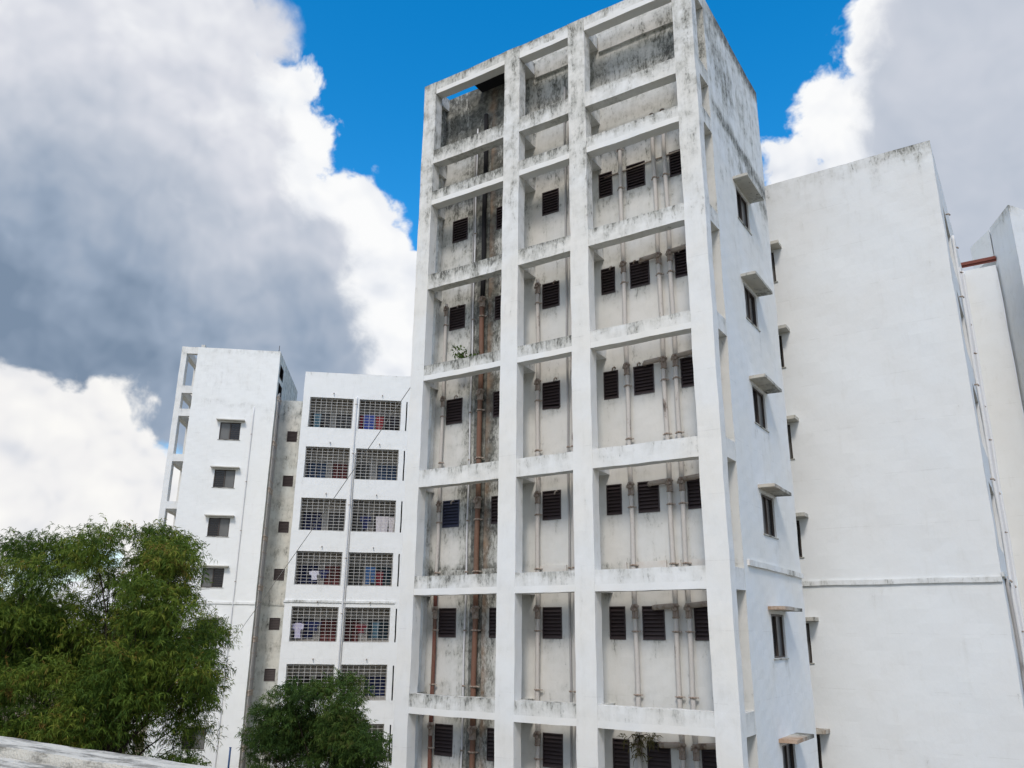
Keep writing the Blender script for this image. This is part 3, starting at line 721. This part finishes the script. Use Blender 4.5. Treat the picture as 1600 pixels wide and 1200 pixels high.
def sprays(rs, centres, radii, n_spray, n_leaf, L, wd, twig, droop, tone0):
    """drooping twigs with sickle leaves, scattered through the given lumps of the crown"""
    C_, R = np.array(centres), np.array(radii)
    pick = rs.choice(len(C_), n_spray, p=R**2.2/(R**2.2).sum())
    d = unit(rs.normal(size=(n_spray, 3))); d[:, 2] = np.abs(d[:, 2])*np.where(rs.rand(n_spray) < .7, 1, -1); 
    rad = R[pick]*(.35+.68*rs.rand(n_spray)**.55)*(1+.17*rs.normal(size=n_spray))
    p0 = C_[pick]+d*rad[:, None]*np.array([1, 1, .85])
    out = unit(d*np.array([1, 1, .35])+rs.normal(size=d.shape)*.45+np.array([0, 0, .25]))
    t = np.linspace(.05, 1., n_leaf)
    tl = twig*(.6+.7*rs.rand(n_spray))
    s = t[None, :, None]*tl[:, None, None]
    P = p0[:, None, :]+out[:, None, :]*s+np.array([0, 0, -1.])*(droop*s**2/twig)
    tan = unit(out[:, None, :]-np.array([0, 0, 2*droop])*s/twig)
    side = unit(rs.normal(size=P.shape))
    ld = unit(tan*.6+side*.85+np.array([0, 0, -.38]))
    LL = L*(.65+.6*rs.rand(n_spray, n_leaf, 1)); ww = wd*(.7+.5*rs.rand(n_spray, n_leaf, 1))
    nrm = unit(np.cross(ld, unit(rs.normal(size=P.shape))))
    sag = np.array([0, 0, -1.])*LL*.22
    a, m_, e = P, P+ld*LL*.5-sag*.25, P+ld*LL+sag
    V = np.stack([a-nrm*ww*.18, a+nrm*ww*.18, m_-nrm*ww*.5, m_+nrm*ww*.5, e-nrm*ww*.08, e+nrm*ww*.08], axis=2).reshape(-1, 6, 3)
    tone = np.clip(tone0+.16*rs.normal(size=(n_spray, 1))+.14*rs.normal(size=(n_spray, n_leaf))+.17*rs.normal(size=len(C_))[pick][:, None], 0, 1).reshape(-1)
    return V, tone
RX = Vector((.839, .544, 0)); FX = Vector((-.544, .839, 0))
def tree(label, base, lumps, seed, n_spray, n_leaf, L, wd, twig, mat, trunk_r, fork, tone0=.45, droop=.22):
    rs = np.random.RandomState(seed); rng = random.Random(seed)
    T = thing('tree', label, 'tree', base)
    lumps = [(r*.88 if r > 1.1 else r, u, f, q) for r, u, f, q in lumps]
    cs = [RX*r+FX*f+Vector((0, 0, u)) for r, u, f, q in lumps]; rd = [q for *_, q in lumps]
    mb = MB(); f0 = Vector((.12, .05, fork))
    mb.tube([(0, 0, -.2), (.03, -.02, fork*.5), tuple(f0), (.15, .1, fork*1.5), (.1, .12, max(u for _, u, _, _ in lumps)*.85)], [trunk_r*1.25, trunk_r, trunk_r*.85, trunk_r*.6, trunk_r*.15], 10)
    mb.build('trunk', 'bark', T, dz=0)
    for c, q in zip(cs, rd):
        s = Vector((f0.x*1.3, f0.y*1.3, c.z*rng.uniform(.5, .68))); mb = MB()
        mid = s.lerp(c, .5)+Vector((rng.uniform(-.2, .2), rng.uniform(-.2, .2), .35))
        r = trunk_r*(.12+.07*q)
        mb.tube([tuple(s), tuple(s.lerp(mid, .5)+Vector((0, 0, .15))), tuple(mid), tuple(c)], [r*1.3, r, r*.8, r*.35], 6)
        for k in range(5):
            e = c+Vector((rng.gauss(0, 1), rng.gauss(0, 1), rng.gauss(.3, .7))).normalized()*q*.9
            w = mid.lerp(c, rng.random()); mb.tube([tuple(w), tuple(w.lerp(e, .5)+Vector((0, 0, .12))), tuple(e)], [r*.35, r*.22, r*.1], 5)
        mb.build('branch', 'bark', T, dz=0)
    sc, sr = [], []
    for c, q in zip(cs, rd):
        for k in range(7):
            d = Vector((rng.gauss(0, 1), rng.gauss(0, 1), rng.gauss(.15, .9))).normalized()
            sc.append(tuple(c+d*q*rng.uniform(.5, .95))); sr.append(q*rng.uniform(.36, .60))
    V, tone = sprays(rs, sc, sr, n_spray, n_leaf, L, wd, twig, droop, tone0)
    link('crown', quads_mesh('crown', V, tone, mat), T)
    return T
# tree lumps: metres to the side, height, metres in depth, radius
def lumps_px(L, cx, s, z0, y0, seed):
    rng = random.Random(seed)
    return [((x-cx)*s, z0-(y-y0)*s*.945, rng.uniform(-1, 1)*.9*(1.6-q*s), q*s) for x, y, q in L]
TA = [(-0.2, 10.54, -0.95, 0.7), (1.3, 10.51, 0.9, 0.73), (0.53, 10.67, 0.69, 0.63), (2.03, 9.83, -0.64, 0.73), (2.42, 9.36, -0.01, 0.57), (1.0, 9.67, -0.13, 0.83), (-0.33, 9.52, 0.39, 0.63), (2.83, 8.18, 0.75, 0.67), (1.75, 8.73, -1.06, 0.97), (3.08, 7.55, -1.23, 0.57), (0.17, 8.34, 0.87, 1.1), (-1.33, 8.18, -0.17, 0.93), (2.42, 7.15, 0.68, 0.87), (-0.83, 6.84, -1.29, 1.07), (-2.0, 7.23, -0.14, 0.8), (1.08, 7.08, 0.58, 1.0), (-2.08, 8.41, -0.71, 0.73), (2.67, 6.37, 1.16, 0.67), (-1.83, 6.21, -1.22, 0.92), (-0.5, 5.97, -1.23, 0.83), (2.67, 5.66, 0.11, 0.5), (0.5, 6.29, 1.14, 0.67), (3.25, 8.41, -0.31, 0.37), (3.42, 7.0, -0.74, 0.33)]
TB = [(1.3, 10.35, 1.19, 0.67), (0.5, 10.07, 1.16, 1.0), (1.75, 9.75, -1.15, 0.53), (-0.17, 8.97, -1.08, 1.33), (1.0, 8.81, 0.87, 0.83), (0.33, 7.55, 0.61, 1.33), (-0.83, 8.18, 0.44, 1.17), (-0.33, 6.6, -0.5, 1.17)]
TC = [(-0.07, 6.36, -0.68, 0.67), (1.0, 6.42, 0.11, 0.58), (-0.78, 5.94, -0.34, 0.75), (-1.44, 5.37, 0.27, 0.71), (0.22, 5.48, 0.33, 1.02), (1.55, 5.37, -1.13, 0.84), (2.04, 4.85, -1.27, 0.62), (-0.56, 4.64, 0.88, 1.07), (1.11, 4.43, -0.63, 1.07), (-1.82, 4.74, -0.69, 0.53), (2.44, 4.22, 1.29, 0.49), (-1.33, 4.01, -0.08, 1.0), (0.22, 3.69, 0.87, 1.22), (1.55, 3.48, -0.06, 1.0)]
# the lumps are stored as side, height, depth, radius
TA2 = [(1.2, 6.5, -.8, .7), (.8, 7.3, -1.1, .8), (1.9, 6.9, -1.1, .7), (.4, 6.3, -1.2, .7), (2.3, 7.7, -1.0, .6), (-1.2, 5.4, .3, .9), (-2.2, 5.2, .8, .8), (.3, 5.3, .9, .7), (-.2, 7.2, .9, 1.0), (1.2, 8.0, .8, .9), (-1.2, 7.3, .9, 1.0), (-2.4, 6.3, -.6, .8), (2.2, 7.9, .3, .7)]
tree('large bushy green tree with drooping sickle leaves and yellowish tips, behind the parapet', (-5.70, -5.34, 0), TA+TA2, 11, 13500, 15, .135, .021, .40, 'leaf', .17, 3.6, .46)
tree('bushy green tree cut off by the left edge of the photo, beside the larger tree', (-8.50, -7.15, 0), TB, 12, 5200, 15, .135, .021, .40, 'leaf', .17, 3.6, .42)
tree('smaller dark green tree in front of the grilled balconies', (-6.43, 3.40, 0), TC, 13, 7000, 15, .13, .021, .34, 'leaf_dark', .14, 2.0, .5)

LM = Matrix.Translation(Vector(LORG)) @ Matrix.Rotation(LROT, 4, 'Z')
def lw(x, y, z): return LM @ Vector((x, y, z+ZG))
def shrub(label, p, h, r, seed):
    rs = np.random.RandomState(seed); T = thing('shrub', label, 'shrub', p, 0, 'low shrubs at the foot of the far left tower')
    mb = MB(); rng = random.Random(seed); cs = []
    for k in range(6):
        a = rng.uniform(0, 6.28); e = Vector((math.cos(a)*r*.6, math.sin(a)*r*.6, h*rng.uniform(.45, .8))); cs.append(tuple(e))
        mb.tube([(0, 0, -.1), tuple(e*.5), tuple(e)], [.03, .02, .01], 5)
    mb.build('stem', 'bark', T, dz=0)
    V, t = sprays(rs, cs, [r*.55]*6, 130, 10, .16, .06, .35, .3, .5)
    link('foliage', quads_mesh('foliage', V, t, 'leaf_bush'), T)
for i, (x, y, h, r) in enumerate([(11.2, -1.6, 2.0, 1.1), (11.6, .4, 1.7, 1.0), (11.3, 2.2, 1.9, 1.2), (11.8, 4.0, 1.5, .9), (12.5, -3.4, 2.2, 1.3), (13.5, 8.0, 1.6, 1.0)]):
    p = lw(x, y, 0); shrub(['leafy shrub at the foot of the far left tower, behind the large tree trunk', 'low shrub beside the large tree trunk, at the left tower base', 'tallest low shrub right of the large tree trunk, at the left tower base', 'small round shrub just left of the thin dark blue post', 'shrub at the outer corner of the far left tower', 'small shrub right of the thin dark blue post'][i], (p.x, p.y, 0), h, r, 40+i)

def far_woods():
    rs = np.random.RandomState(77); cs, rd = [], []
    for i in range(260):
        a = math.radians(rs.uniform(-115, 5)); D = rs.uniform(190, 330)
        cs.append((16+math.sin(a)*D, -18+math.cos(a)*D, rs.uniform(1.5, 6.5))); rd.append(rs.uniform(2.5, 5.))
    V, t = sprays(rs, cs, rd, 7000, 5, 1.0, .5, 1.6, .3, .42)
    o = link('woods', quads_mesh('woods', V, t, 'leaf_dark')); o['kind'] = 'stuff'
far_woods()

# ---- clothes drying behind the balcony grilles (coordinates of the grilled block)
def cloth_mat(name, col): return plain(name, col, .9, .1, var=.25, scale=7)
CL = {k: cloth_mat(k+'_cloth', c) for k, c in dict(blue=(.04, .065, .24), red=(.20, .03, .035), maroon=(.13, .02, .03), white=(.66, .65, .74), lilac=(.52, .50, .66), denim=(.045, .10, .22), navy=(.02, .025, .08), black=(.02, .02, .025), teal=(.06, .12, .16), pale=(.55, .52, .54)).items()}
def garment(kind, label, y, ztop, w, h, col, x=14.45):
    """outlines in units of width and height, cut from a gently folded sheet with thickness"""
    sh = {'sheet': [(0, 1, 0, 1)], 'shirt': [(.22, .78, 0, 1), (0, .22, .58, .95), (.78, 1, .58, .95)],
          'trousers': [(0, .42, 0, 1), (.58, 1, .08, 1), (.42, .58, .72, 1)]}[kind]
    mb = MB()
    for a, c, b0, b1 in sh:
        for o in (0, .018):
            us = [a+(c-a)*i/6 for i in range(7)]; vs = [b0+(b1-b0)*i/6 for i in range(7)]; n = len(mb.v)
            for u in us:
                for v in vs: mb.v.append((o+.025*math.sin(u*11+v*2)*(1.2-v), (u-.5)*w+.02*math.sin(v*5+u*3), (v-1)*h))
            for i in range(6):
                for j in range(6):
                    q = (n+i*7+j, n+(i+1)*7+j, n+(i+1)*7+j+1, n+i*7+j+1); mb.f.append(q); mb.smooth.append(True)
    name = {'sheet': 'hanging_cloth', 'shirt': 'hanging_shirt', 'trousers': 'hanging_trousers'}[kind]
    o = mb.build(name, CL[col], None, dz=0)
    o.matrix_world = LM @ Matrix.Translation((x, y+w/2, ztop+ZG))
    tag(o, label, {'sheet': 'cloth', 'shirt': 'shirt', 'trousers': 'trousers'}[kind], 'clothes drying behind the balcony grilles')
garment('sheet', 'bright blue cloth hanging in the top right balcony', 12.82, 2.50, .66, 1.3, 'blue')
garment('sheet', 'dark red cloth left of the bright blue cloth, top right balcony', 12.45, 2.42, .30, 1.2, 'maroon')
garment('sheet', 'red cloth right of the bright blue cloth, top right balcony', 13.58, 2.40, .44, 1.2, 'red')
garment('shirt', 'black shirt hanging beside the red cloth, top right balcony', 14.05, 2.40, .95, 1.2, 'black')
garment('sheet', 'blue grey cloth hanging in the top left balcony', 9.75, 2.42, .42, 1.1, 'teal')
garment('shirt', 'dark shirt hanging in the third right balcony from the top', 13.0, -3.85, .62, .8, 'navy')
garment('sheet', 'pale sheet hanging in the third right balcony from the top', 13.95, -3.85, .72, 1.2, 'pale')
garment('sheet', 'narrow pale cloth at the right end of the third right balcony from the top', 14.72, -3.9, .32, 1.15, 'pale')
garment('shirt', 'white shirt hanging in the fourth left balcony from the top', 10.25, -7.16, .58, .52, 'white')
garment('shirt', 'dark navy shirt beside the white shirt, fourth left balcony', 10.80, -7.10, .58, .5, 'navy')
garment('trousers', 'blue jeans hanging in the fourth right balcony from the top', 13.52, -6.88, .55, 1.0, 'denim')
garment('sheet', 'maroon cloth right of the blue jeans, fourth right balcony', 14.15, -7.15, .4, .8, 'maroon')
garment('shirt', 'lilac shirt hanging in the fifth left balcony from the top', 9.55, -10.12, .62, .85, 'lilac')
garment('shirt', 'long navy shirt beside the lilac shirt, fifth left balcony', 10.30, -10.05, .85, .5, 'navy')
garment('shirt', 'dark maroon shirt between window and door, fifth right balcony', 13.12, -10.15, .66, .5, 'maroon')
garment('sheet', 'teal cloth hanging in the fifth right balcony from the top', 14.12, -10.05, .36, .85, 'teal')

# ---- wire, post, plants rooted in the tower
mb = MB(); a = Vector((-.01, .12, ZG-3.1)); e = lw(TX+.01, 4.35, -12.9)
mb.tube([tuple(a.lerp(e, i/24)-Vector((0, 0, 2.2*(i/24)*(1-i/24)*.25))) for i in range(25)], .014, 5)
tag(mb.build('overhead_cable', 'pipe_grey', None, dz=0), 'thin grey cable slanting down from the grimy tower across the white balconies', 'cable')
p = lw(TX+1.3, 6.2, 0); M['post_blue'] = plain('blue_paint', (.03, .07, .17), .5)
P = thing('post', 'thin dark blue post at the foot of the far left tower', 'post', (p.x, p.y, 0))
mb = MB(); mb.tube([(0, 0, 0), (0, 0, 1.95)], .055, 10); mb.build('pole', 'post_blue', P, dz=0)
mb = MB(); mb.tube([(0, 0, 1.95), (0, 0, 1.99)], .07, 10); mb.build('cap', 'post_blue', P, dz=0)
mb = MB(); mb.box(-.12, .12, -.12, .12, 0, .03); mb.build('base_plate', 'post_blue', P, dz=0)
def ledge_plant(label, p, stems, mat, L, wd, seed, n):
    rs = np.random.RandomState(seed); T = thing('wall_plant', label, 'plant', p)
    mb = MB(); pts = []
    for q in stems:
        q = Vector(q); mb.tube([(0, 0, 0), tuple(q*.5+Vector((0, 0, .08))), tuple(q)], [.014, .010, .004], 5)
        pts += [tuple(q*t) for t in (.5, .7, .85, 1.)]
    mb.build('stem', 'bark', T, dz=0)
    V, t = sprays(rs, pts, [.09]*len(pts), n, 4, L, wd, .14, .3, .62)
    link('leaves', quads_mesh('leaves', V, t, mat), T)
ledge_plant('small leafy sapling growing on a ledge beside the rusty pipe', (1.72, .62, ZG-2.60), [(-.55, 0, .70), (-.32, -.1, .45), (-.12, .05, .55), (-.18, -.1, .15), (.3, .1, .35)], 'leaf_bush', .10, .055, 5, 42)
ledge_plant('dry straggly plant hanging from a pipe joint under the lowest beam', (7.05, WY-.2, ZG-12.98), [(-.30, -.08, -.12), (.3, -.08, -.15), (.12, -.1, -.5), (-.12, -.08, -.3), (.45, -.05, -.05), (.05, -.1, -.1)], 'leaf_dry', .14, .026, 6, 60)
